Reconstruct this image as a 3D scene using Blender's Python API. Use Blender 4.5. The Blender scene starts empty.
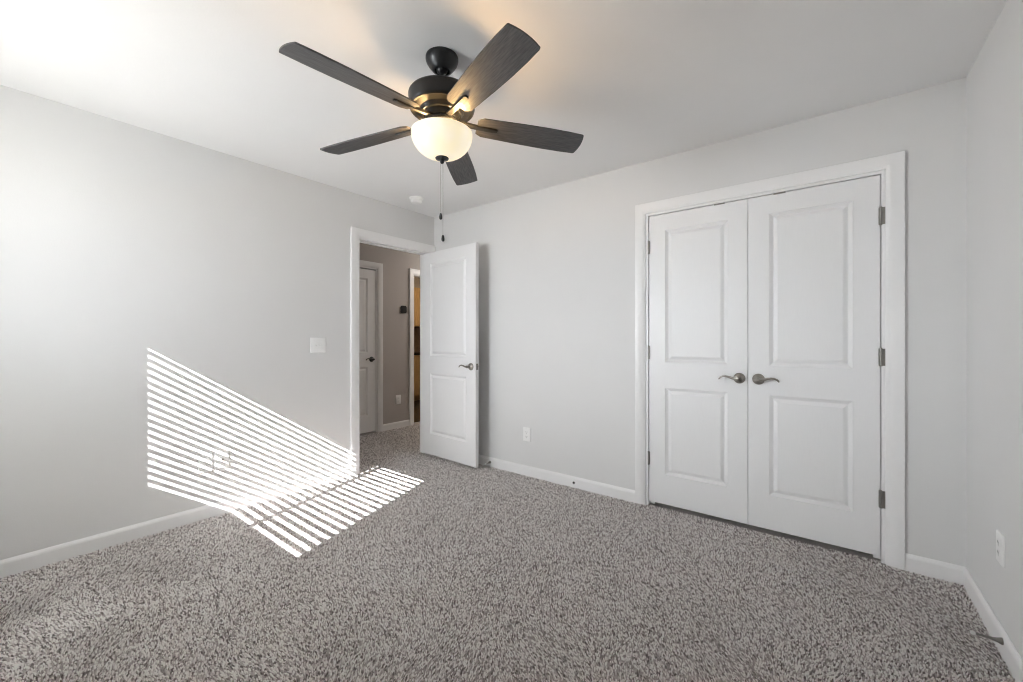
import bpy, bmesh, math
import numpy as np
from mathutils import Vector, Matrix

S = bpy.context.scene
COL = S.collection
PI = math.pi

# ------------------------------------------------------------------ camera
F_PX = 411.448
cam = bpy.data.cameras.new('camera')
cam.sensor_fit = 'HORIZONTAL'
cam.sensor_width = 36.0
cam.lens = F_PX / 1023 * 36.0
cam.shift_y = -(341 - 338.457) / 1023
cam.clip_start = 0.02
cam_o = bpy.data.objects.new('camera', cam)
COL.objects.link(cam_o)
cam_o.location = (3.2513, -2.9031, 1.1816)
cam_o.rotation_euler = (PI / 2, 0, 0.6565)
S.camera = cam_o

# ------------------------------------------------------------------ sky, sun, window daylight, exposure
SUN_STRENGTH = 71.0
SKY_STRENGTH = 2.5
WINDOW_WATTS = 236.0
FAN_WATTS = 10.5
EXPOSURE = 0.0

W = bpy.data.worlds.new('sky')
S.world = W
W.use_nodes = True
bg = W.node_tree.nodes['Background']
bg.inputs['Color'].default_value = (0.86, 0.93, 1.0, 1)
bg.inputs['Strength'].default_value = SKY_STRENGTH

sun = bpy.data.lights.new('sun', 'SUN')
sun.energy = SUN_STRENGTH
sun.angle = math.radians(0.12)
sun.color = (1.0, 0.995, 0.985)
sun_o = bpy.data.objects.new('sun', sun)
COL.objects.link(sun_o)
SUN_DIR = Vector((-0.315, 1.0, -0.69)).normalized()
sun_o.rotation_euler = SUN_DIR.to_track_quat('-Z', 'Y').to_euler()
sun_o.location = (4, -9, 6)

WX0, WX1, WZ0, WZ1 = 0.355, 1.515, 1.066, 2.012      # window opening in the front wall
WALL_FRONT = -3.40
al = bpy.data.lights.new('window_daylight', 'AREA')
al.shape = 'RECTANGLE'
al.size = 1.6
al.size_y = 1.3
al.energy = WINDOW_WATTS
al.color = (0.93, 0.965, 1.0)
al_o = bpy.data.objects.new('window_daylight', al)
COL.objects.link(al_o)
al_o.location = (0.32, -4.40, 1.50)
al_o.rotation_euler = (PI / 2, 0, 0)

S.view_settings.view_transform = 'Standard'
S.view_settings.look = 'None'
S.view_settings.gamma = 1.0
S.view_settings.use_curve_mapping = False
S.view_settings.exposure = EXPOSURE
S.cycles.use_denoising = True
S.cycles.filter_width = 1.1
S.cycles.max_bounces = 14
S.cycles.diffuse_bounces = 8
S.cycles.transparent_max_bounces = 16
S.cycles.sample_clamp_indirect = 8.0
S.cycles.caustics_reflective = False
S.cycles.caustics_refractive = False

# ------------------------------------------------------------------ materials
def new_mat(name):
    m = bpy.data.materials.new(name)
    m.use_nodes = True
    return m, m.node_tree, m.node_tree.nodes['Principled BSDF']

def plain(name, rgb, rough=0.5, metal=0.0, noise=0.03, scale=30.0, bump=0.0, bump_scale=300.0, stretch=None, spec=0.5):
    m, nt, b = new_mat(name)
    b.inputs['Roughness'].default_value = rough
    b.inputs['Metallic'].default_value = metal
    b.inputs['Specular IOR Level'].default_value = spec
    tc = nt.nodes.new('ShaderNodeTexCoord')
    vec = tc.outputs['Object']
    if stretch:
        mp = nt.nodes.new('ShaderNodeMapping')
        mp.inputs['Scale'].default_value = stretch
        nt.links.new(vec, mp.inputs['Vector'])
        vec = mp.outputs['Vector']
    n = nt.nodes.new('ShaderNodeTexNoise')
    n.inputs['Scale'].default_value = scale
    n.inputs['Detail'].default_value = 4
    nt.links.new(vec, n.inputs['Vector'])
    r = nt.nodes.new('ShaderNodeValToRGB')
    r.color_ramp.elements[0].position = 0.3
    r.color_ramp.elements[1].position = 0.7
    r.color_ramp.elements[0].color = (*[c * (1 - noise) for c in rgb], 1)
    r.color_ramp.elements[1].color = (*[min(1, c * (1 + noise)) for c in rgb], 1)
    nt.links.new(n.outputs['Fac'], r.inputs['Fac'])
    nt.links.new(r.outputs['Color'], b.inputs['Base Color'])
    if bump:
        n2 = nt.nodes.new('ShaderNodeTexNoise')
        n2.inputs['Scale'].default_value = bump_scale
        n2.inputs['Detail'].default_value = 2
        nt.links.new(tc.outputs['Object'], n2.inputs['Vector'])
        bp = nt.nodes.new('ShaderNodeBump')
        bp.inputs['Strength'].default_value = bump
        bp.inputs['Distance'].default_value = 0.001
        nt.links.new(n2.outputs['Fac'], bp.inputs['Height'])
        nt.links.new(bp.outputs['Normal'], b.inputs['Normal'])
    return m

M = {}
M['wall'] = plain('grey_wall_paint', (0.74, 0.74, 0.738), 0.85, noise=0.008, scale=3, bump=0.25, bump_scale=140, spec=0.25)
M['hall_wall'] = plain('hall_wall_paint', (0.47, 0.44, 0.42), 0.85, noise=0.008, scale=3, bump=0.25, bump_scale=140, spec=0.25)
M['ceiling'] = plain('ceiling_paint', (0.85, 0.85, 0.85), 0.9, noise=0.008, scale=3, bump=0.3, bump_scale=110, spec=0.2)
M['trim'] = plain('white_trim_paint', (0.86, 0.86, 0.86), 0.38, noise=0.006, scale=5)
M['door'] = plain('white_door_paint', (0.83, 0.835, 0.84), 0.42, noise=0.008, scale=40, stretch=(6, 6, 0.5))
M['plate'] = plain('white_plastic', (0.88, 0.88, 0.875), 0.3, noise=0.005)
M['slot'] = plain('dark_slot', (0.02, 0.02, 0.02), 0.6)
M['nickel'] = plain('brushed_nickel', (0.36, 0.34, 0.31), 0.28, 1.0, noise=0.06, scale=60)
M['hinge'] = plain('satin_hinge_metal', (0.30, 0.29, 0.27), 0.4, 1.0, noise=0.05)
M['bronze'] = plain('dark_bronze_metal', (0.035, 0.036, 0.038), 0.38, 0.6, noise=0.08, scale=20)
M['blade'] = plain('charcoal_woodgrain', (0.075, 0.075, 0.078), 0.5, noise=0.42, scale=9, stretch=(2.2, 26, 26), bump=0.15, bump_scale=90)
M['dark'] = plain('closet_shade_tone', (0.10, 0.10, 0.10), 0.9)  # the unlit closet's shade is put into this wall colour
M['rubber'] = plain('dark_rubber', (0.02, 0.02, 0.02), 0.6)
M['tip'] = plain('white_rubber', (0.93, 0.93, 0.91), 0.5)
M['black'] = plain('black_satin_plastic', (0.012, 0.012, 0.013), 0.5, spec=0.2)
M['maple'] = plain('maple_cabinet_wood', (0.60, 0.40, 0.20), 0.4, noise=0.15, scale=8, stretch=(10, 10, 1))
M['counter'] = plain('dark_countertop', (0.03, 0.025, 0.022), 0.25, noise=0.4, scale=60)
M['backsplash'] = plain('brown_backsplash', (0.22, 0.14, 0.09), 0.5, noise=0.2, scale=20)
M['blind'] = plain('white_blind_slat', (0.82, 0.82, 0.80), 0.45, noise=0.01)
M['vinyl'] = plain('white_vinyl_frame', (0.80, 0.80, 0.80), 0.35, noise=0.01)

def glass_mat():
    m, nt, b = new_mat('window_glass')
    tr = nt.nodes.new('ShaderNodeBsdfTransparent')
    gl = nt.nodes.new('ShaderNodeBsdfGlossy')
    gl.inputs['Roughness'].default_value = 0.02
    mx = nt.nodes.new('ShaderNodeMixShader')
    mx.inputs[0].default_value = 0.06
    nt.links.new(tr.outputs[0], mx.inputs[1])
    nt.links.new(gl.outputs[0], mx.inputs[2])
    nt.links.new(mx.outputs[0], nt.nodes['Material Output'].inputs['Surface'])
    return m
M['glass'] = glass_mat()

def bowl_mat():
    m, nt, b = new_mat('frosted_lit_glass')
    b.inputs['Base Color'].default_value = (0.55, 0.53, 0.48, 1)
    b.inputs['Roughness'].default_value = 0.25
    tc = nt.nodes.new('ShaderNodeTexCoord')
    n = nt.nodes.new('ShaderNodeTexNoise')
    n.inputs['Scale'].default_value = 6.0
    nt.links.new(tc.outputs['Object'], n.inputs['Vector'])
    r = nt.nodes.new('ShaderNodeValToRGB')
    r.color_ramp.elements[0].position = 0.35
    r.color_ramp.elements[1].position = 0.65
    r.color_ramp.elements[0].color = (1.0, 0.84, 0.54, 1)
    r.color_ramp.elements[1].color = (1.0, 0.93, 0.77, 1)
    nt.links.new(n.outputs['Fac'], r.inputs['Fac'])
    nt.links.new(r.outputs['Color'], b.inputs['Emission Color'])
    b.inputs['Emission Strength'].default_value = 0.76
    return m
M['bowl'] = bowl_mat()

def carpet_mat():
    m, nt, b = new_mat('speckled_carpet')
    b.inputs['Roughness'].default_value = 0.95
    b.inputs['Specular IOR Level'].default_value = 0.05
    b.inputs['Sheen Weight'].default_value = 0.15
    at = nt.nodes.new('ShaderNodeAttribute')
    at.attribute_name = 'tuft'
    tc = nt.nodes.new('ShaderNodeTexCoord')
    n = nt.nodes.new('ShaderNodeTexNoise')
    n.inputs['Scale'].default_value = 260.0
    n.inputs['Detail'].default_value = 3
    nt.links.new(tc.outputs['Object'], n.inputs['Vector'])
    mx = nt.nodes.new('ShaderNodeMath')
    mx.operation = 'MULTIPLY_ADD'
    mx.inputs[1].default_value = 0.30
    nt.links.new(n.outputs['Fac'], mx.inputs[0])
    sc = nt.nodes.new('ShaderNodeMath')
    sc.operation = 'MULTIPLY'
    sc.inputs[1].default_value = 0.86
    nt.links.new(at.outputs['Fac'], sc.inputs[0])
    nt.links.new(sc.outputs[0], mx.inputs[2])
    r = nt.nodes.new('ShaderNodeValToRGB')
    cr = r.color_ramp
    cr.elements[0].position = 0.17
    cr.elements[0].color = (0.145, 0.126, 0.119, 1)
    cr.elements[1].position = 0.92
    cr.elements[1].color = (0.97, 0.95, 0.92, 1)
    e = cr.elements.new(0.40)
    e.color = (0.55, 0.498, 0.478, 1)
    e = cr.elements.new(0.66)
    e.color = (0.92, 0.872, 0.856, 1)
    nt.links.new(mx.outputs[0], r.inputs['Fac'])
    nt.links.new(r.outputs['Color'], b.inputs['Base Color'])
    return m
M['carpet'] = carpet_mat()

# ------------------------------------------------------------------ helpers
def tag(o, label=None, cat=None, group=None, kind=None):
    if label: o['label'] = label
    if cat: o['category'] = cat
    if group: o['group'] = group
    if kind: o['kind'] = kind
    return o

def thing(name, label, cat, loc=(0, 0, 0), rot=(0, 0, 0), group=None, kind=None):
    o = bpy.data.objects.new(name, None)
    o.empty_display_size = 0.05
    COL.objects.link(o)
    o.location = loc
    o.rotation_euler = rot
    return tag(o, label, cat, group, kind)

def obj(name, bm, mat, parent=None, smooth=False, bevel=0.0, segs=2, mats=None, loc=None, rot=None):
    bmesh.ops.remove_doubles(bm, verts=bm.verts, dist=1e-6)
    bmesh.ops.recalc_face_normals(bm, faces=bm.faces)
    me = bpy.data.meshes.new(name)
    bm.to_mesh(me)
    bm.free()
    for m in (mats or [mat]):
        me.materials.append(m)
    if smooth:
        me.shade_smooth()
        me.set_sharp_from_angle(angle=math.radians(38))
    o = bpy.data.objects.new(name, me)
    COL.objects.link(o)
    if parent: o.parent = parent
    if loc is not None: o.location = loc
    if rot is not None: o.rotation_euler = rot
    if bevel:
        md = o.modifiers.new('bevel', 'BEVEL')
        md.width = bevel
        md.segments = segs
        md.limit_method = 'ANGLE'
        md.angle_limit = math.radians(40)
    return o

def BM():
    return bmesh.new()

def box(bm, x0, x1, y0, y1, z0, z1, mi=0):
    v = [bm.verts.new(p) for p in ((x0, y0, z0), (x1, y0, z0), (x1, y1, z0), (x0, y1, z0),
                                   (x0, y0, z1), (x1, y0, z1), (x1, y1, z1), (x0, y1, z1))]
    for f in ((0, 3, 2, 1), (4, 5, 6, 7), (0, 1, 5, 4), (1, 2, 6, 5), (2, 3, 7, 6), (3, 0, 4, 7)):
        bm.faces.new([v[i] for i in f]).material_index = mi
    return v

def loft(bm, rings, closed=True, cap0=True, cap1=True):
    R = [[bm.verts.new(p) for p in r] for r in rings]
    n = len(R[0])
    for a, b in zip(R, R[1:]):
        for i in range(n if closed else n - 1):
            j = (i + 1) % n
            bm.faces.new((a[i], a[j], b[j], b[i]))
    if cap0: bm.faces.new(list(reversed(R[0])))
    if cap1: bm.faces.new(R[-1])
    return R

def lathe(bm, prof, n=40, axis='Z', org=(0, 0, 0), cap=True):
    """prof: (radius, height) pairs; axis the direction of height."""
    rings = []
    for r, h in prof:
        r = max(r, 1e-5)
        ring = []
        for i in range(n):
            a = 2 * PI * i / n
            c, s = r * math.cos(a), r * math.sin(a)
            p = {'Z': (c, s, h), 'Y': (c, h, -s), 'X': (h, c, s)}[axis]
            ring.append((p[0] + org[0], p[1] + org[1], p[2] + org[2]))
        rings.append(ring)
    loft(bm, rings, True, cap, cap)

def tube(bm, pts, rads, n=12, flat=1.0):
    """tube along pts; flat squashes the section along its second axis."""
    pts = [Vector(p) for p in pts]
    rings = []
    up = Vector((0, 0, 1))
    for i, p in enumerate(pts):
        t = (pts[min(i + 1, len(pts) - 1)] - pts[max(i - 1, 0)]).normalized()
        ref = up if abs(t.dot(up)) < 0.9 else Vector((0, 1, 0))
        s = t.cross(ref).normalized()
        u = s.cross(t).normalized()
        r = rads[i] if isinstance(rads, (list, tuple)) else rads
        rings.append([p + s * (r * math.cos(2 * PI * k / n)) + u * (r * flat * math.sin(2 * PI * k / n)) for k in range(n)])
    loft(bm, rings)

def prism(bm, poly, axis, a0, a1):
    def P(p, h):
        return {'Z': (p[0], p[1], h), 'Y': (p[0], h, p[1]), 'X': (h, p[0], p[1])}[axis]
    loft(bm, [[P(p, a0) for p in poly], [P(p, a1) for p in poly]])

def struct(name, bm, mat, label, cat, **k):
    o = obj(name, bm, mat, **k)
    return tag(o, label, cat, kind='structure')

# ------------------------------------------------------------------ dimensions
RX = 3.777          # right wall
H = 2.44            # ceiling
WT = 0.115          # wall thickness
HX = -1.263         # far wall of the hall
CL0, CL1, CLH = 2.238, 3.472, 2.050      # closet opening between jambs
ED0, ED1, EDH = -0.862, -0.092, 2.050    # entry opening along y
HD0, HD1 = -0.615, 0.165                 # hall door opening along y
KD0, KD1 = 0.760, 1.50                   # cabinet-room opening along y

# ------------------------------------------------------------------ walls, ceiling
bm = BM()
box(bm, -WT, CL0 - 0.018, 0, WT, -0.04, H)
box(bm, CL1 + 0.018, RX + WT, 0, WT, -0.04, H)
box(bm, CL0 - 0.018, CL1 + 0.018, 0, WT, CLH + 0.018, H)
struct('wall_back', bm, M['wall'], 'light grey wall behind the open door and around the closet', 'wall')

bm = BM()
box(bm, -WT, 0, -3.7, ED0 - 0.018, -0.04, H)
box(bm, -WT, 0, ED0 - 0.018, ED1 + 0.018, EDH + 0.018, H)
box(bm, -WT, 0, ED1 + 0.018, 0, -0.04, H)
struct('wall_left', bm, M['wall'], 'light grey wall crossed by the striped sunlight', 'wall')

bm = BM()
box(bm, RX, RX + WT, -3.7, 0, -0.04, H)
struct('wall_right', bm, M['wall'], 'light grey wall beside the closet with one low outlet', 'wall')

bm = BM()
f0, f1 = WALL_FRONT - 0.14, WALL_FRONT
box(bm, 0, WX0, f0, f1, -0.04, H)
box(bm, WX1, RX, f0, f1, -0.04, H)
box(bm, WX0, WX1, f0, f1, -0.04, WZ0)
box(bm, WX0, WX1, f0, f1, WZ1, H)
struct('wall_front', bm, M['wall'], 'light grey wall with the window facing the closet', 'wall')

bm = BM()
box(bm, CL0 - 0.4, RX + WT, 0.70, 0.76, -0.04, H)
box(bm, CL0 - 0.46, CL0 - 0.4, WT, 0.76, -0.04, H)
box(bm, RX + WT, RX + WT + 0.06, WT, 0.76, -0.04, H)
struct('wall_closet', bm, M['dark'], 'inner walls of the closed closet, coloured dark in place of shade', 'wall')

bm = BM()
x0, x1 = HX - 0.10, HX
box(bm, x0, x1, -2.0, HD0 - 0.018, -0.04, H)
box(bm, x0, x1, HD1 + 0.018, KD0 - 0.018, -0.04, H)
box(bm, x0, x1, KD1 + 0.018, 3.0, -0.04, H)
box(bm, x0, x1, HD0 - 0.018, HD1 + 0.018, EDH + 0.018, H)
box(bm, x0, x1, KD0 - 0.018, KD1 + 0.018, EDH + 0.018, H)
struct('wall_hall', bm, M['hall_wall'], 'taupe hallway wall seen through the open doorway', 'wall')

bm = BM()
box(bm, HX, -WT, -2.06, -2.0, -0.04, H)
box(bm, HX - 2.2, -WT, 3.0, 3.06, -0.04, H)
box(bm, -WT, -WT + 0.06, WT, 3.0, -0.04, H)
box(bm, HX - 0.5, HX - 0.10, 0.45, 0.51, -0.04, H)
box(bm, HX - 2.2, HX - 0.5, 0.0, 0.51, -0.04, H)
box(bm, HX - 0.22, HX - 0.16, HD0 - 0.2, HD1 + 0.25, -0.04, H)
box(bm, HX - 2.27, HX - 2.205, 0.0, 3.06, -0.04, H)
struct('wall_rear', bm, M['hall_wall'], 'taupe walls closing the hallway and the cabinet room', 'wall')

bm = BM()
box(bm, -3.6, RX + 0.2, -3.7, 3.1, H, H + 0.08)
struct('ceiling', bm, M['ceiling'], 'smooth white ceiling carrying the fan', 'ceiling')

# ------------------------------------------------------------------ carpet floor: tufted pile as real relief
def carpet():
    rng = np.random.default_rng(7)

    def smooth_noise(x, y, sc, seed):
        g = np.random.default_rng(seed).uniform(-1, 1, (64, 64)).astype(np.float32)
        u, v = x / sc + 20, y / sc + 20
        i, j = np.floor(u).astype(int), np.floor(v).astype(int)
        a, b = u - i, v - j
        a, b = a * a * (3 - 2 * a), b * b * (3 - 2 * b)
        G = lambda p, q: g[p % 64, q % 64]
        return (G(i, j) * (1 - a) + G(i + 1, j) * a) * (1 - b) + (G(i, j + 1) * (1 - a) + G(i + 1, j + 1) * a) * b

    V, Q, T, off = [], [], [], 0

    def slab(x0, x1, y0, y1, z):
        nonlocal off
        V.append(np.array([[x0, y0, z], [x1, y0, z], [x1, y1, z], [x0, y1, z]], np.float32))
        Q.append(np.array([[0, 1, 2, 3]]) + off)
        T.append(np.full(4, 0.25, np.float32))
        off += 4

    def tufts(x0, x1, y0, y1, st, rad, hgt):
        """Cut-pile yarn ends: each a short leaning three-sided tuft that swells and closes to a blunt tip."""
        nonlocal off
        gx, gy = np.meshgrid(np.arange(x0 + st / 2, x1, st), np.arange(y0 + st / 2, y1, st))
        n = gx.size
        px = gx.ravel() + rng.uniform(-0.42, 0.42, n) * st
        py = gy.ravel() + rng.uniform(-0.42, 0.42, n) * st
        px = np.clip(px, x0 + 0.004, x1 - 0.004); py = np.clip(py, y0 + 0.004, y1 - 0.004)
        nap = smooth_noise(px * 0.9 + py * 0.5, py * 0.8 - px * 0.35, 0.34, 11) + 0.5 * smooth_noise(px, py, 0.13, 5)
        h = hgt * rng.uniform(0.72, 1.12, n)
        ang = rng.uniform(0, 2 * PI, n)
        ln = rng.uniform(0.10, 0.50, n)
        lx = np.cos(ang) * ln + 0.50 * nap
        ly = np.sin(ang) * ln + 0.50 * nap
        r = rad * rng.uniform(0.75, 1.2, n)
        rot = rng.uniform(0, 2 * PI, n)
        t = rng.uniform(0, 1, n).astype(np.float32)
        verts = np.zeros((n, 7, 3), np.float32)
        for k in range(3):
            a = rot + 2 * PI * k / 3
            verts[:, k] = np.stack([px + 0.75 * r * np.cos(a), py + 0.75 * r * np.sin(a), np.full(n, Z0)], -1)
            a2 = a + 0.5
            verts[:, 3 + k] = np.stack([px + lx * h * 0.62 + r * np.cos(a2), py + ly * h * 0.62 + r * np.sin(a2), Z0 + h * 0.66], -1)
        verts[:, 6] = np.stack([px + lx * h, py + ly * h, Z0 + h], -1)
        f = []
        for k in range(3):
            m = (k + 1) % 3
            f += [[k, m, 3 + m, 3 + m], [k, 3 + m, 3 + k, 3 + k], [3 + k, 3 + m, 6, 6]]
        f = np.array(f)
        q = (np.arange(n)[:, None, None] * 7 + f[None]).reshape(-1, 4) + off
        V.append(verts.reshape(-1, 3)); Q.append(q); T.append(np.repeat(t, 7))
        off += n * 7

    Z0 = -0.0105
    slab(-0.115, RX, WALL_FRONT, 0.0, Z0)
    slab(HX - 0.14, -0.115, -2.0, 3.0, Z0)
    slab(CL0 - 0.4, RX + WT, 0.0, 0.70, Z0)
    tufts(0.0, RX, -3.05, 0.0, 0.0074, 0.0034, 0.0112)
    tufts(0.0, RX, WALL_FRONT, -3.05, 0.011, 0.0052, 0.0118)
    tufts(-0.115, 0.0, ED0, ED1, 0.0074, 0.0034, 0.0112)
    tufts(HX, -0.115, -1.3, 2.0, 0.0095, 0.0043, 0.0112)
    tufts(CL0, CL1, 0.0, 0.03, 0.0074, 0.0034, 0.0105)
    v = np.concatenate(V).astype(np.float32); q = np.concatenate(Q).astype(np.int32); t = np.concatenate(T).astype(np.float32)
    tri = q[:, 2] == q[:, 3]
    cnt = np.where(tri, 3, 4)
    keep = np.ones(q.shape, bool); keep[tri, 3] = False
    loops = q[keep]
    me = bpy.data.meshes.new('floor')
    me.vertices.add(len(v)); me.vertices.foreach_set('co', v.ravel())
    me.loops.add(len(loops)); me.loops.foreach_set('vertex_index', loops)
    me.polygons.add(len(q))
    me.polygons.foreach_set('loop_start', np.concatenate([[0], np.cumsum(cnt)[:-1]]).astype(np.int32))
    me.update(calc_edges=True)
    a = me.attributes.new('tuft', 'FLOAT', 'POINT')
    a.data.foreach_set('value', t)
    me.materials.append(M['carpet'])
    me.shade_smooth()
    o = bpy.data.objects.new('floor', me)
    COL.objects.link(o)
    tag(o, 'speckled grey-beige cut pile carpet across bedroom and hallway', 'carpet', kind='structure')
carpet()
bm = BM()
box(bm, HX - 2.2, HX - 0.14, 0.51, 3.0, -0.03, -0.004)
struct('floor_2', bm, M['counter'], 'dark floor of the room with the wood cabinets', 'floor')

# ------------------------------------------------------------------ casings and jambs
def casing(bm, a0, a1, top, wall, outer_w=0.066, reveal=0.012, clip1=None, depth=WT, side=1):
    """Mitred three-sided casing plus jamb liner round an opening from a0 to a1 along the wall.
    wall(a, d, z) maps along-wall, out-of-wall distance and height to a point."""
    prof = [(0.0, 0.0), (0.0, 0.008), (0.003, 0.0105), (0.013, 0.012), (0.019, 0.0175), (outer_w - 0.014, 0.021), (outer_w - 0.002, 0.021), (outer_w, 0.019), (outer_w, 0.0)]
    i0, i1, it = a0 - reveal, a1 + reveal, top + reveal
    lim = (lambda a: a) if clip1 is None else (lambda a: min(a, clip1))
    rings = [[wall(i0 - o, t, 0) for o, t in prof],
             [wall(i0 - o, t, it + o) for o, t in prof],
             [wall(lim(i1 + o), t, it + o) for o, t in prof],
             [wall(lim(i1 + o), t, 0) for o, t in prof]]
    loft(bm, rings, closed=True)
    def bx(p, q):
        xs = sorted((p[0], q[0])); ys = sorted((p[1], q[1])); zs = sorted((p[2], q[2]))
        box(bm, xs[0], xs[1], ys[0], ys[1], zs[0], zs[1])
    j = 0.018
    bx(wall(a0 - j, 0.0, 0), wall(a0, -depth, top + j))
    bx(wall(a1, 0.0, 0), wall(a1 + j, -depth, top + j))
    bx(wall(a0, 0.0, top), wall(a1, -depth, top + j))

back_w = lambda a, d, z: (a, -d, z)
left_w = lambda a, d, z: (d, a, z)
hall_w = lambda a, d, z: (HX + d, a, z)

bm = BM()
casing(bm, CL0, CL1, CLH, back_w, outer_w=0.072, reveal=0.016)
for xx in (CL0, CL1 - 0.03):
    box(bm, xx, xx + 0.03, 0.048, 0.06, 0, CLH)
box(bm, CL0, CL1, 0.048, 0.06, CLH - 0.012, CLH)
struct('trim_1', bm, M['trim'], 'white mitred casing framing the double closet doors', 'door casing', smooth=True)

bm = BM()
casing(bm, ED0, ED1, EDH, left_w, outer_w=0.077, clip1=-0.0005)
box(bm, -0.075, -0.042, ED0, ED0 + 0.010, 0, EDH)
box(bm, -0.075, -0.042, ED1 - 0.010, ED1, 0, EDH)
box(bm, -0.075, -0.042, ED0, ED1, EDH - 0.010, EDH)
struct('trim_2', bm, M['trim'], 'white casing around the open bedroom doorway', 'door casing', smooth=True)

bm = BM()
casing(bm, HD0, HD1, EDH, hall_w, outer_w=0.071, depth=0.10)
struct('trim_3', bm, M['trim'], 'white casing around the closed door across the hallway', 'door casing', smooth=True)

bm = BM()
casing(bm, KD0, KD1, EDH, hall_w, outer_w=0.071, depth=0.10)
struct('trim_4', bm, M['trim'], 'white casing of the hallway opening to the wood cabinets', 'door casing', smooth=True)

# ------------------------------------------------------------------ baseboards
BBP = [(0.0, -0.011), (0.013, -0.011), (0.013, 0.062), (0.011, 0.070), (0.007, 0.077), (0.004, 0.082), (0.0, 0.082)]
def baseboard(bm, a0, a1, wall):
    loft(bm, [[wall(a0, d, z) for d, z in BBP], [wall(a1, d, z) for d, z in BBP]])
right_w = lambda a, d, z: (RX - d, a, z)

bm = BM()
baseboard(bm, 0.0, CL0 - 0.088, back_w)
baseboard(bm, CL1 + 0.088, RX, back_w)
struct('baseboard_back', bm, M['trim'], 'white baseboard along the closet wall', 'baseboard')
bm = BM(); baseboard(bm, WALL_FRONT, ED0 - 0.089, left_w)
struct('baseboard_left', bm, M['trim'], 'white baseboard under the striped sunlight', 'baseboard')
bm = BM(); baseboard(bm, WALL_FRONT, 0.0, right_w)
struct('baseboard_right', bm, M['trim'], 'white baseboard on the wall beside the closet', 'baseboard')
front_w = lambda a, d, z: (a, WALL_FRONT + d, z)
bm = BM(); baseboard(bm, 0.0, RX, front_w)
struct('baseboard_front', bm, M['trim'], 'white baseboard below the window', 'baseboard')
bm = BM(); baseboard(bm, HD1 + 0.083, KD0 - 0.083, hall_w)
struct('baseboard_hall', bm, M['trim'], 'white baseboard along the hallway wall', 'baseboard')

# ------------------------------------------------------------------ doors
RINGS = [(0.0, 0.0), (0.002, 0.003), (0.017, 0.0125), (0.021, 0.0125), (0.040, 0.0025), (0.044, 0.002)]
def door_leaf(w, h, t, panels, name, parent=None, mat=None):
    """Two-panel moulded door slab: x 0..w, y 0 (front, faces -y) .. t, z 0..h."""
    bm = BM()
    for side in (0, 1):
        def P(x, z, d):
            return bm.verts.new((x, d if side == 0 else t - d, z))
        xb = [0.0, panels[0][0], panels[0][1], w]
        zb = [0.0] + sorted(z for p in panels for z in p[2:]) + [h]
        for i in range(3):
            for k in range(len(zb) - 1):
                if i == 1 and k in (1, 3):
                    continue
                bm.faces.new([P(xb[i], zb[k], 0), P(xb[i + 1], zb[k], 0), P(xb[i + 1], zb[k + 1], 0), P(xb[i], zb[k + 1], 0)])
        for (x0, x1, z0, z1) in panels:
            rings = []
            for o, d in RINGS:
                rings.append([(x0 + o, z0 + o, d), (x1 - o, z0 + o, d), (x1 - o, z1 - o, d), (x0 + o, z1 - o, d)])
            R = [[P(*q) for q in r] for r in rings]
            for a, b in zip(R, R[1:]):
                for i in range(4):
                    j = (i + 1) % 4
                    bm.faces.new((a[i], a[j], b[j], b[i]))
            bm.faces.new(R[-1])
    zb = [0.0] + sorted(z for p in panels for z in p[2:]) + [h]
    xb = [0.0, panels[0][0], panels[0][1], w]
    for k in range(len(zb) - 1):
        for x in (0.0, w):
            bm.faces.new([bm.verts.new(p) for p in ((x, 0, zb[k]), (x, t, zb[k]), (x, t, zb[k + 1]), (x, 0, zb[k + 1]))])
    for i in range(3):
        for z in (0.0, h):
            bm.faces.new([bm.verts.new(p) for p in ((xb[i], 0, z), (xb[i + 1], 0, z), (xb[i + 1], t, z), (xb[i], t, z))])
    return obj(name, bm, mat or M['door'], parent)

def lever(parent, x, z, direction, y0=0.0, side=-1, name='door_handle', mat=None):
    mat = mat or M['nickel']
    """Curved lever on a round rosette; side -1 sits on the face towards -y."""
    bm = BM()
    s = side
    prof = [(0.0335, 0.0), (0.0335, 0.004), (0.031, 0.008), (0.024, 0.0125), (0.015, 0.015), (0.0115, 0.018), (0.0105, 0.040), (0.0125, 0.044), (0.0125, 0.054), (0.009, 0.058), (0.001, 0.059)]
    lathe(bm, [(r, s * h) for r, h in prof], 28, 'Y')
    h = obj(name, bm, mat, parent, smooth=True, loc=(x, y0, z))
    h['label'] = 'metal lever handle on a round rose'
    bm = BM()
    k = direction
    pts = [(0.0, 0.0), (0.018, -0.001), (0.036, 0.003), (0.054, 0.009), (0.070, 0.012), (0.086, 0.011), (0.099, 0.005), (0.107, -0.004), (0.109, -0.009)]
    rr = [0.0095, 0.0085, 0.0075, 0.0068, 0.0062, 0.0058, 0.0054, 0.0050, 0.0035]
    tube(bm, [(k * a, s * 0.049, b) for a, b in pts], rr, 12)
    obj('lever', bm, mat, h, smooth=True)
    return h

def hinge(parent, x, z, y=0.0, h=0.09, flap=0):
    bm = BM()
    lathe(bm, [(0.0055, 0.0), (0.0055, h)], 12, 'Z', (x, y - 0.004, z))
    lathe(bm, [(0.003, -0.004), (0.0065, -0.002), (0.0065, 0.0)], 12, 'Z', (x, y - 0.004, z))
    lathe(bm, [(0.0065, h), (0.0065, h + 0.002), (0.003, h + 0.004)], 12, 'Z', (x, y - 0.004, z))
    box(bm, x - 0.009, x + 0.009, y - 0.0015, y + 0.001, z, z + h)
    if flap:
        box(bm, min(x, x + flap * 0.017), max(x, x + flap * 0.017), -0.0118, -0.0098, z, z + h)
    o = obj('hinge', bm, M['hinge'], parent, smooth=True)
    o['label'] = 'grey metal hinge'
    return o

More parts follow.
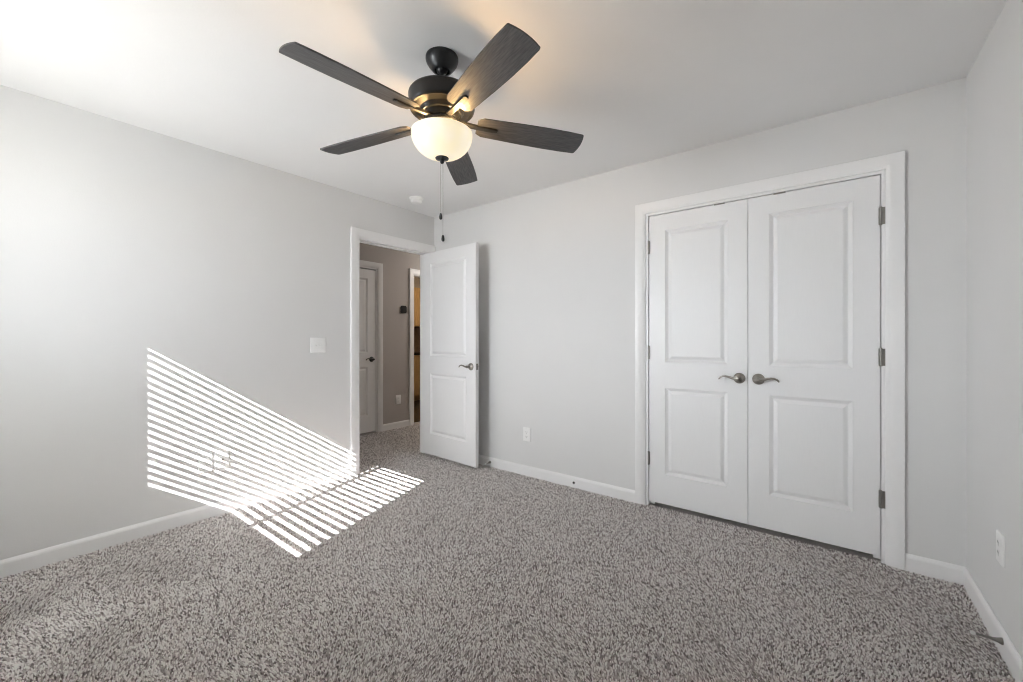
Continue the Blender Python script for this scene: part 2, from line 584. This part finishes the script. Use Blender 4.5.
LEAF_H = 2.016
def panels_for(w, m=0.112):
    return [(m, w - m, 0.207, 0.808), (m, w - m, 0.987, 1.905)]

# closet pair
for n_, x0, x1, hx, kx, kd, lab in (
        (2, CL0 + 0.004, 2.8535, 0.0, 0.567, -1, 'white two-panel closet door with its hinges on the left and lever pointing left'),
        (3, 2.8575, CL1 - 0.004, None, 0.055, 1, 'white two-panel closet door with its hinges on the right and lever pointing right')):
    w = x1 - x0
    d = door_leaf(w, LEAF_H, 0.035, panels_for(w), 'door_%d' % n_)
    d.location = (x0, 0.010, 0.030)
    tag(d, lab, 'closet door', 'double closet doors', 'structure')
    lever(d, kx, 0.903, kd)
    hxx = -0.002 if n_ == 2 else w + 0.002
    for hz in (0.260, 1.008, 1.752):
        hinge(d, hxx, hz, -0.004, flap=0 if n_ == 2 else 1)
    bm = BM()
    cx = (2.695 if n_ == 2 else 3.020) - x0
    box(bm, cx - 0.030, cx + 0.030, -0.006, 0.024, LEAF_H - 0.004, LEAF_H + 0.0035)
    lathe(bm, [(0.007, LEAF_H + 0.0035), (0.005, LEAF_H + 0.0042)], 12, 'Z', (cx, 0.012, 0))
    tag(obj('ball_catch', bm, M['hinge'], d), 'dark metal catch on the top edge')

# entry leaf, hinged next to the back wall and swung into the room
w = 0.785
d = door_leaf(w, LEAF_H, 0.035, panels_for(w, 0.125), 'door_1')
d.location = (-0.030, -0.130, 0.024)
d.rotation_euler = (0, 0, math.radians(-4.0))
tag(d, 'white two-panel bedroom door standing open against the back wall', 'door', None, 'structure')
lever(d, w - 0.062, 0.903, -1)
lever(d, w - 0.062, 0.903, -1, 0.035, 1)
bm = BM()
box(bm, w - 0.0003, w + 0.0015, 0.006, 0.029, 0.875, 0.931)
prism(bm, [(0.010, 0.891), (0.025, 0.891), (0.025, 0.915), (0.010, 0.915)], 'X', w + 0.001, w + 0.007)
tag(obj('latch_plate', bm, M['hinge'], d), 'metal latch plate on the door edge')
for hz in (0.26, 1.008, 1.752):
    hinge(d, -0.004, hz, 0.037)

# hall door
w = 0.772
d = door_leaf(w, LEAF_H, 0.035, panels_for(w, 0.115), 'door_4', mat=M['door'])
d.location = (HX - 0.008, HD0 + 0.004, 0.019)
d.rotation_euler = (0, 0, PI / 2)
tag(d, 'white two-panel door closed on the far side of the hallway', 'door', None, 'structure')
lever(d, w - 0.06, 0.903, -1, mat=M['bronze'])

# ------------------------------------------------------------------ window behind the camera
win = thing('window_1', 'white sliding window with two panes in the wall facing the closet', 'window', ((WX0 + WX1) / 2, WALL_FRONT - 0.09, WZ0), kind='structure')
hw, hh = (WX1 - WX0) / 2, WZ1 - WZ0
MULL = 0.878 - (WX0 + WX1) / 2
bm = BM()
box(bm, -hw, hw, -0.03, 0.02, 0, 0.018); box(bm, -hw, hw, -0.03, 0.02, hh - 0.03, hh)
box(bm, -hw, -hw + 0.018, -0.03, 0.02, 0, hh); box(bm, hw - 0.018, hw, -0.03, 0.02, 0, hh)
obj('window_frame', bm, M['vinyl'], win)
bm = BM(); box(bm, MULL - 0.025, MULL + 0.025, -0.012, 0.012, 0.018, hh - 0.03)
obj('meeting_stile', bm, M['vinyl'], win)
for a, b in ((-hw + 0.018, MULL - 0.025), (MULL + 0.025, hw - 0.018)):
    bm = BM(); box(bm, a, b, -0.003, 0.003, 0.018, hh - 0.03)
    obj('pane', bm, M['glass'], win)

bl = thing('window_blind', 'white horizontal slat blind lowered in the window with slats open', 'blind', ((WX0 + WX1) / 2, WALL_FRONT - 0.035, WZ1))
bm = BM()
zt, zb_, pitch = 1.945, 1.105, 0.0455
k = 0
z = zt
while z > zb_:
    a = math.radians(-9)
    c, s = math.cos(a), math.sin(a)
    rings = []
    for xx in (-hw + 0.006, hw - 0.006):
        ring = []
        for u, t in ((-0.025, -0.0012), (0.0, 0.0005), (0.025, -0.0012), (0.025, 0.0012), (0.0, 0.0029), (-0.025, 0.0012)):
            ring.append((xx, u * c - t * s, z - WZ1 + u * s + t * c))
        rings.append(ring)
    loft(bm, rings)
    z -= pitch
obj('slats', bm, M['blind'], bl)
bm = BM(); box(bm, -hw + 0.004, hw - 0.004, -0.026, 0.026, -0.058, -0.002)
obj('headrail', bm, M['blind'], bl, bevel=0.003)
bm = BM(); box(bm, -hw + 0.006, hw - 0.006, -0.020, 0.020, WZ0 - WZ1 + 0.001, WZ0 - WZ1 + 0.016)
obj('bottom_rail', bm, M['blind'], bl, bevel=0.003)

# ------------------------------------------------------------------ ceiling fan
FX, FY = 1.880, -1.633
fan = thing('ceiling_fan', 'dark five-blade ceiling fan with a lit white glass bowl', 'ceiling fan', (FX, FY, H))
bm = BM()
lathe(bm, [(0.071, 0.0), (0.0725, -0.004), (0.0725, -0.014), (0.069, -0.025), (0.061, -0.038), (0.050, -0.052), (0.043, -0.060), (0.037, -0.064), (0.033, -0.064), (0.030, -0.058), (0.028, -0.046)], 48)
obj('canopy', bm, M['bronze'], fan, smooth=True)
bm = BM()
lathe(bm, [(0.010, -0.04), (0.024, -0.046), (0.026, -0.056), (0.022, -0.066), (0.014, -0.072), (0.0095, -0.074), (0.0095, -0.150), (0.022, -0.152), (0.024, -0.172)], 28)
obj('downrod', bm, M['bronze'], fan, smooth=True)
bm = BM()
lathe(bm, [(0.020, -0.163), (0.10, -0.163), (0.130, -0.165), (0.142, -0.169), (0.147, -0.176), (0.148, -0.184), (0.146, -0.190), (0.146, -0.226), (0.143, -0.236),
           (0.138, -0.241), (0.132, -0.241), (0.126, -0.237), (0.098, -0.241), (0.092, -0.250), (0.088, -0.257), (0.084, -0.257), (0.080, -0.252), (0.074, -0.256), (0.072, -0.284), (0.02, -0.286)], 64)
obj('motor_housing', bm, M['bronze'], fan, smooth=True)
bm = BM()
lathe(bm, [(0.02, -0.285), (0.070, -0.287), (0.074, -0.292), (0.074, -0.302), (0.060, -0.306), (0.052, -0.310), (0.052, -0.330), (0.060, -0.334), (0.066, -0.338), (0.02, -0.340)], 48)
for i in range(10):
    a = 2 * PI * i / 10
    lathe(bm, [(0.0035, -0.302), (0.0035, -0.308), (0.001, -0.309)], 8, 'Z', (0.067 * math.cos(a), 0.067 * math.sin(a), 0))
obj('light_fitter', bm, M['bronze'], fan, smooth=True)

# glass bowl: open at the top, real wall thickness
bm = BM()
out = []
for i in range(15):
    a = PI / 2 * i / 14
    out.append((0.1355 * math.cos(a) ** 0.92, -0.346 - 0.106 * math.sin(a)))
inn = [(max(r - 0.004, 0.001), z + 0.004) for r, z in reversed(out)]
prof = [(0.130, -0.337), (0.1355, -0.340)] + out + inn + [(0.127, -0.340), (0.130, -0.337)]
lathe(bm, prof, 64, cap=False)
obj('glass_bowl', bm, M['bowl'], fan, smooth=True)
bm = BM()
lathe(bm, [(0.026, -0.448), (0.030, -0.451), (0.029, -0.455), (0.018, -0.459), (0.010, -0.462), (0.009, -0.470), (0.006, -0.475), (0.001, -0.476)], 28)
lathe(bm, [(0.005, -0.338), (0.005, -0.452)], 12)
obj('finial', bm, M['bronze'], fan, smooth=True)

def make_blade(ang):
    # outline in (radius, tangent); notch at the root for the bracket arm
    R0, R1 = 0.158, 0.656
    prof = [(R0, 0.042), (R0 + 0.026, 0.058), (0.26, 0.0615), (0.38, 0.0665), (0.48, 0.0690), (0.58, 0.0685), (0.652, 0.0650), (0.657, 0.0635), (0.659, 0.060)]
    tip = [(0.664, 0.040), (0.667, 0.020), (0.668, 0.0), (0.667, -0.020), (0.664, -0.040)]
    notch = []
    nw, ne = 0.0165, 0.258
    for i in range(9):
        a = -PI / 2 + PI * i / 8
        notch.append((ne - nw + nw * math.cos(a), nw * math.sin(a)))
    poly = prof + tip + [(r, -t) for r, t in reversed(prof)] + [(R0, -nw)] + notch + [(R0, nw)]
    bm = BM()
    top = [bm.verts.new((r, t, 0.003)) for r, t in poly]
    bot = [bm.verts.new((r, t, -0.003)) for r, t in poly]
    ft = bm.faces.new(top); fb = bm.faces.new(list(reversed(bot)))
    for i in range(len(poly)):
        j = (i + 1) % len(poly)
        bm.faces.new((top[i], bot[i], bot[j], top[j]))
    bmesh.ops.triangulate(bm, faces=[ft, fb])
    bl_ = obj('blade', bm, M['blade'], fan)
    DROOP = math.radians(2.4)
    bl_.location = (0, 0, 2.128 + 0.66 * math.sin(DROOP) - H)
    bl_.rotation_euler = (Matrix.Rotation(ang, 3, 'Z') @ Matrix.Rotation(DROOP, 3, 'Y') @ Matrix.Rotation(math.radians(-12.3), 3, 'X')).to_euler()
    bm = BM()
    # arm from the motor hub into the notch, and the plate clamping the blade from above
    a_ = [(0.062, 0.012, 0.004), (0.10, 0.012, 0.002), (0.15, 0.011, -0.002), (0.20, 0.011, -0.004), (0.245, 0.011, -0.004), (0.254, 0.006, -0.004)]
    rings = []
    for r, hw_, zc in a_:
        rings.append([(r, -hw_, zc - 0.006), (r, hw_, zc - 0.006), (r, hw_, zc + 0.006), (r, -hw_, zc + 0.006)])
    loft(bm, rings)
    pl = [(0.19, 0.020), (0.21, 0.036), (0.26, 0.040), (0.29, 0.030), (0.30, 0.0), (0.29, -0.030), (0.26, -0.040), (0.21, -0.036), (0.19, -0.020)]
    prism(bm, pl, 'Z', 0.0035, 0.0075)
    obj('blade_bracket', bm, M['bronze'], bl_, bevel=0.0015)

for k in range(5):
    make_blade(math.radians(-92.0 + 72 * k))

def pull_chain(x, y, z0, z1):
    bm = BM()
    z = z0
    while z > z1:
        bmesh.ops.create_icosphere(bm, subdivisions=1, radius=0.0016, matrix=Matrix.Translation((x, y, z)))
        z -= 0.0042
    tube(bm, [(x, y, z0), (x, y, z1)], 0.0007, 6)
    c = obj('pull_chain', bm, M['nickel'], fan, smooth=True)
    bm = BM()
    lathe(bm, [(0.001, z1 + 0.002), (0.0035, z1), (0.0055, z1 - 0.006), (0.0072, z1 - 0.016), (0.0065, z1 - 0.024), (0.003, z1 - 0.028), (0.0005, z1 - 0.0285)], 16, 'Z', (x, y, 0))
    obj('chain_fob', bm, M['rubber'], c, smooth=True)
ux, uy = math.cos(0.6565), math.sin(0.6565)
pull_chain(-0.006 * ux, -0.006 * uy, -0.462, 1.742 - H)
pull_chain(0.004 * ux, 0.004 * uy, -0.474, 1.644 - H)

for dx_, dy_ in ((0.088, 0.005), (-0.088, -0.015)):
    fl = bpy.data.lights.new('fan_bulb', 'POINT')
    fl.energy = FAN_WATTS / 2
    fl.color = (1.0, 0.61, 0.25)
    fl.shadow_soft_size = 0.022
    fl_o = bpy.data.objects.new('fan_bulb', fl)
    COL.objects.link(fl_o)
    fl_o.parent = fan
    fl_o.location = (dx_, dy_, -0.332)

# ------------------------------------------------------------------ smoke detector
t = thing('smoke_detector', 'small round white smoke detector on the ceiling near the doorway', 'smoke detector', (0.325, -0.505, H))
bm = BM()
lathe(bm, [(0.060, 0.0), (0.060, -0.014), (0.056, -0.018), (0.020, -0.018)], 40)
obj('mount', bm, M['plate'], t, smooth=True)
bm = BM()
lathe(bm, [(0.049, -0.017), (0.048, -0.036), (0.042, -0.045), (0.028, -0.049), (0.001, -0.050)], 40)
obj('sensor_cover', bm, M['plate'], t, smooth=True)

# ------------------------------------------------------------------ switch and outlets (built facing -y, local origin at plate centre on the wall)
def rounded(w, h, r=0.004, n=4):
    pts = []
    for cx, cz, a0 in ((w - r, h - r, 0), (-w + r, h - r, PI / 2), (-w + r, -h + r, PI), (w - r, -h + r, 1.5 * PI)):
        for i in range(n + 1):
            a = a0 + PI / 2 * i / n
            pts.append((cx + r * math.cos(a), cz + r * math.sin(a)))
    return pts

def plate(bm, w, h, t=0.006):
    rings = []
    for ins, y in ((0, 0.0), (0, -t * 0.45), (0.0015, -t * 0.8), (0.004, -t)):
        rings.append([(x, y, z) for x, z in rounded(w / 2 - ins, h / 2 - ins)])
    loft(bm, rings)

def screw(parent, x, z, y=-0.006):
    bm = BM()
    lathe(bm, [(0.0032, y), (0.0028, y - 0.001), (0.001, y - 0.0012)], 12, 'Y', (x, 0, z))
    obj('screw', bm, M['plate'], parent, smooth=True)

def outlet(loc, rz, label, w=0.078, h=0.120, kind='duplex'):
    t = thing('wall_outlet' if kind == 'duplex' else 'cable_jack_plate', label, 'outlet' if kind == 'duplex' else 'wall plate', loc, (0, 0, rz), 'low wall plates')
    bm = BM(); plate(bm, w, h)
    p = obj('cover_plate', bm, M['plate'], t, smooth=True)
    if kind == 'duplex':
        screw(t, 0, 0)
        for s in (1, -1):
            zc = s * 0.0195
            bm = BM()
            prism(bm, [(x, z + zc) for x, z in rounded(0.017, 0.0145, 0.008, 5)], 'Y', -0.005, -0.0078)
            r = obj('receptacle', bm, M['plate'], t)
            bm = BM()
            for xx, hh_ in ((-0.0065, 0.0045), (0.0065, 0.0037)):
                box(bm, xx - 0.0012, xx + 0.0012, -0.0082, -0.0070, zc + 0.003 - hh_, zc + 0.003 + hh_)
            lathe(bm, [(0.0024, -0.0070), (0.0024, -0.0082)], 10, 'Y', (0, 0, zc - 0.0085))
            obj('slots', bm, M['slot'], r)
    else:
        for s in (1, -1): screw(t, 0, s * 0.042)
        bm = BM()
        lathe(bm, [(0.0075, -0.005), (0.0075, -0.009), (0.0048, -0.009), (0.0048, -0.017), (0.002, -0.017), (0.002, -0.012)], 16, 'Y')
        obj('jack', bm, M['nickel'], t, smooth=True)
    return t

outlet((0.0, -1.988, 0.360), PI / 2, 'white duplex outlet low on the left wall in the sun stripes, beside the jack plate')
outlet((0.0, -1.893, 0.364), PI / 2, 'white cable jack plate low on the left wall, between the duplex outlet and doorway', kind='jack')
outlet((1.184, 0.0, 0.352), 0.0, 'white duplex outlet low on the back wall between open door and closet')
outlet((RX, -0.503, 0.375), -PI / 2, 'white duplex outlet low on the right wall above the rod door stop')
outlet((HX, 0.498, 0.372), PI / 2, 'white duplex outlet low on the hallway wall below the thermostat')

t = thing('light_switch', 'white two-gang light switch on the left wall beside the doorway', 'light switch', (0, -1.232, 1.128), (0, 0, PI / 2))
bm = BM(); plate(bm, 0.124, 0.120)
obj('cover_plate', bm, M['plate'], t, smooth=True)
for xx, up in ((-0.023, -1), (0.023, 1)):
    for s in (1, -1): screw(t, xx, s * 0.030)
    bm = BM()
    box(bm, xx - 0.0055, xx + 0.0055, -0.0072, -0.0055, -0.012, 0.012)
    loft(bm, [[(xx - 0.004, -0.006, -0.005), (xx + 0.004, -0.006, -0.005), (xx + 0.004, -0.006, 0.005), (xx - 0.004, -0.006, 0.005)],
              [(xx - 0.0032, -0.018, up * 0.009 - 0.003), (xx + 0.0032, -0.018, up * 0.009 - 0.003), (xx + 0.0032, -0.018, up * 0.009 + 0.003), (xx - 0.0032, -0.018, up * 0.009 + 0.003)]])
    obj('toggle', bm, M['plate'], t)

# thermostat in the hall
t = thing('thermostat', 'black rounded square thermostat on the hallway wall', 'thermostat', (HX, 0.580, 1.570), (0, 0, PI / 2))
bm = BM()
loft(bm, [[(x, y, z) for x, z in rounded(0.050 - i, 0.050 - i, 0.026 - i, 8)] for i, y in ((0.003, 0.0), (0, -0.004), (0, -0.010), (0.004, -0.014))])
obj('body', bm, M['black'], t, smooth=True)
bm = BM()
lathe(bm, [(0.030, -0.0135), (0.030, -0.0148), (0.027, -0.0152), (0.001, -0.0152)], 32, 'Y')
obj('display', bm, M['black'], t, smooth=True)

# ------------------------------------------------------------------ door stops
def door_stop(loc, rz, label, length=0.082):
    t = thing('door_stop', label, 'door stop', loc, (0, 0, rz), 'baseboard door stops')
    bm = BM()
    lathe(bm, [(0.0125, 0.0), (0.0125, -0.003), (0.0085, -0.012), (0.0055, -0.026), (0.0042, -0.036), (0.0040, -length + 0.012)], 20, 'Y')
    obj('rod', bm, M['hinge'], t, smooth=True)
    bm = BM()
    lathe(bm, [(0.0042, -length + 0.014), (0.0070, -length + 0.013), (0.0072, -length + 0.003), (0.0055, -length), (0.001, -length)], 20, 'Y')
    tag(obj('rubber_tip', bm, M['tip'], t, smooth=True), 'white rubber tip')
door_stop((RX - 0.013, -0.577, 0.055), -PI / 2, 'metal rod door stop with white tip on the right wall baseboard')
door_stop((0.775, -0.013, 0.038), 0.0, 'metal rod door stop low behind the open bedroom door', 0.075)
bm = BM()  # dark disc added in place of a small hole in the baseboard
lathe(bm, [(0.0095, 0.0), (0.0095, -0.003), (0.007, -0.007), (0.001, -0.008)], 16, 'Y')
tag(obj('hole_disc', bm, M['rubber'], smooth=True, loc=(1.649, -0.013, 0.036)), 'tiny dark disc standing for a hole in the back baseboard left of the closet', 'hole_disc')

# ------------------------------------------------------------------ cabinets glimpsed beyond the hallway
KX = HX - 2.2
t = thing('upper_cabinet', 'light maple wall cabinet glimpsed beyond the hallway', 'cabinet', (KX, 1.85, 1.42))
bm = BM(); box(bm, 0, 0.31, -0.9, 0.9, 0, 0.76); obj('body', bm, M['maple'], t)
for i in range(4):
    y0 = -0.895 + i * 0.45
    bm = BM(); box(bm, 0.311, 0.330, y0, y0 + 0.44, 0.005, 0.755); box(bm, 0.328, 0.334, y0 + 0.06, y0 + 0.38, 0.065, 0.695)
    obj('door', bm, M['maple'], t, bevel=0.002)
t = thing('base_cabinet', 'maple base cabinet under the dark countertop beyond the hallway', 'cabinet', (KX, 1.85, 0))
bm = BM(); box(bm, 0, 0.58, -0.9, 0.9, 0.10, 0.87); box(bm, 0, 0.50, -0.9, 0.9, 0.0, 0.10); obj('body', bm, M['maple'], t)
for i in range(4):
    y0 = -0.895 + i * 0.45
    bm = BM(); box(bm, 0.581, 0.600, y0, y0 + 0.44, 0.11, 0.68); obj('door', bm, M['maple'], t, bevel=0.002)
    bm = BM(); box(bm, 0.581, 0.600, y0, y0 + 0.44, 0.70, 0.86); obj('drawer', bm, M['maple'], t, bevel=0.002)
bm = BM(); box(bm, KX, KX + 0.62, 0.94, 2.76, 0.871, 0.91)
tag(obj('countertop', bm, M['counter'], bevel=0.004), 'dark countertop on the maple base cabinet beyond the hallway', 'countertop')
bm = BM(); box(bm, KX, KX + 0.012, 0.95, 2.75, 0.912, 1.419)
struct('trim_5', bm, M['backsplash'], 'brown backsplash between the maple cabinets', 'backsplash')

kl = bpy.data.lights.new('cabinet_room_lamp', 'POINT')
kl.energy = 18
kl.color = (1.0, 0.78, 0.5)
kl.shadow_soft_size = 0.12
kl_o = bpy.data.objects.new('cabinet_room_lamp', kl)
COL.objects.link(kl_o)
kl_o.location = (HX - 0.8, 1.9, 2.2)
hl = bpy.data.lights.new('hall_fill_light', 'POINT')  # unseen fill light added to brighten the hallway
hl.energy = 24
hl.color = (1.0, 0.93, 0.85)
hl.shadow_soft_size = 0.15
hl_o = bpy.data.objects.new('hall_fill_light', hl)
COL.objects.link(hl_o)
hl_o.location = (-0.62, 1.7, 2.2)
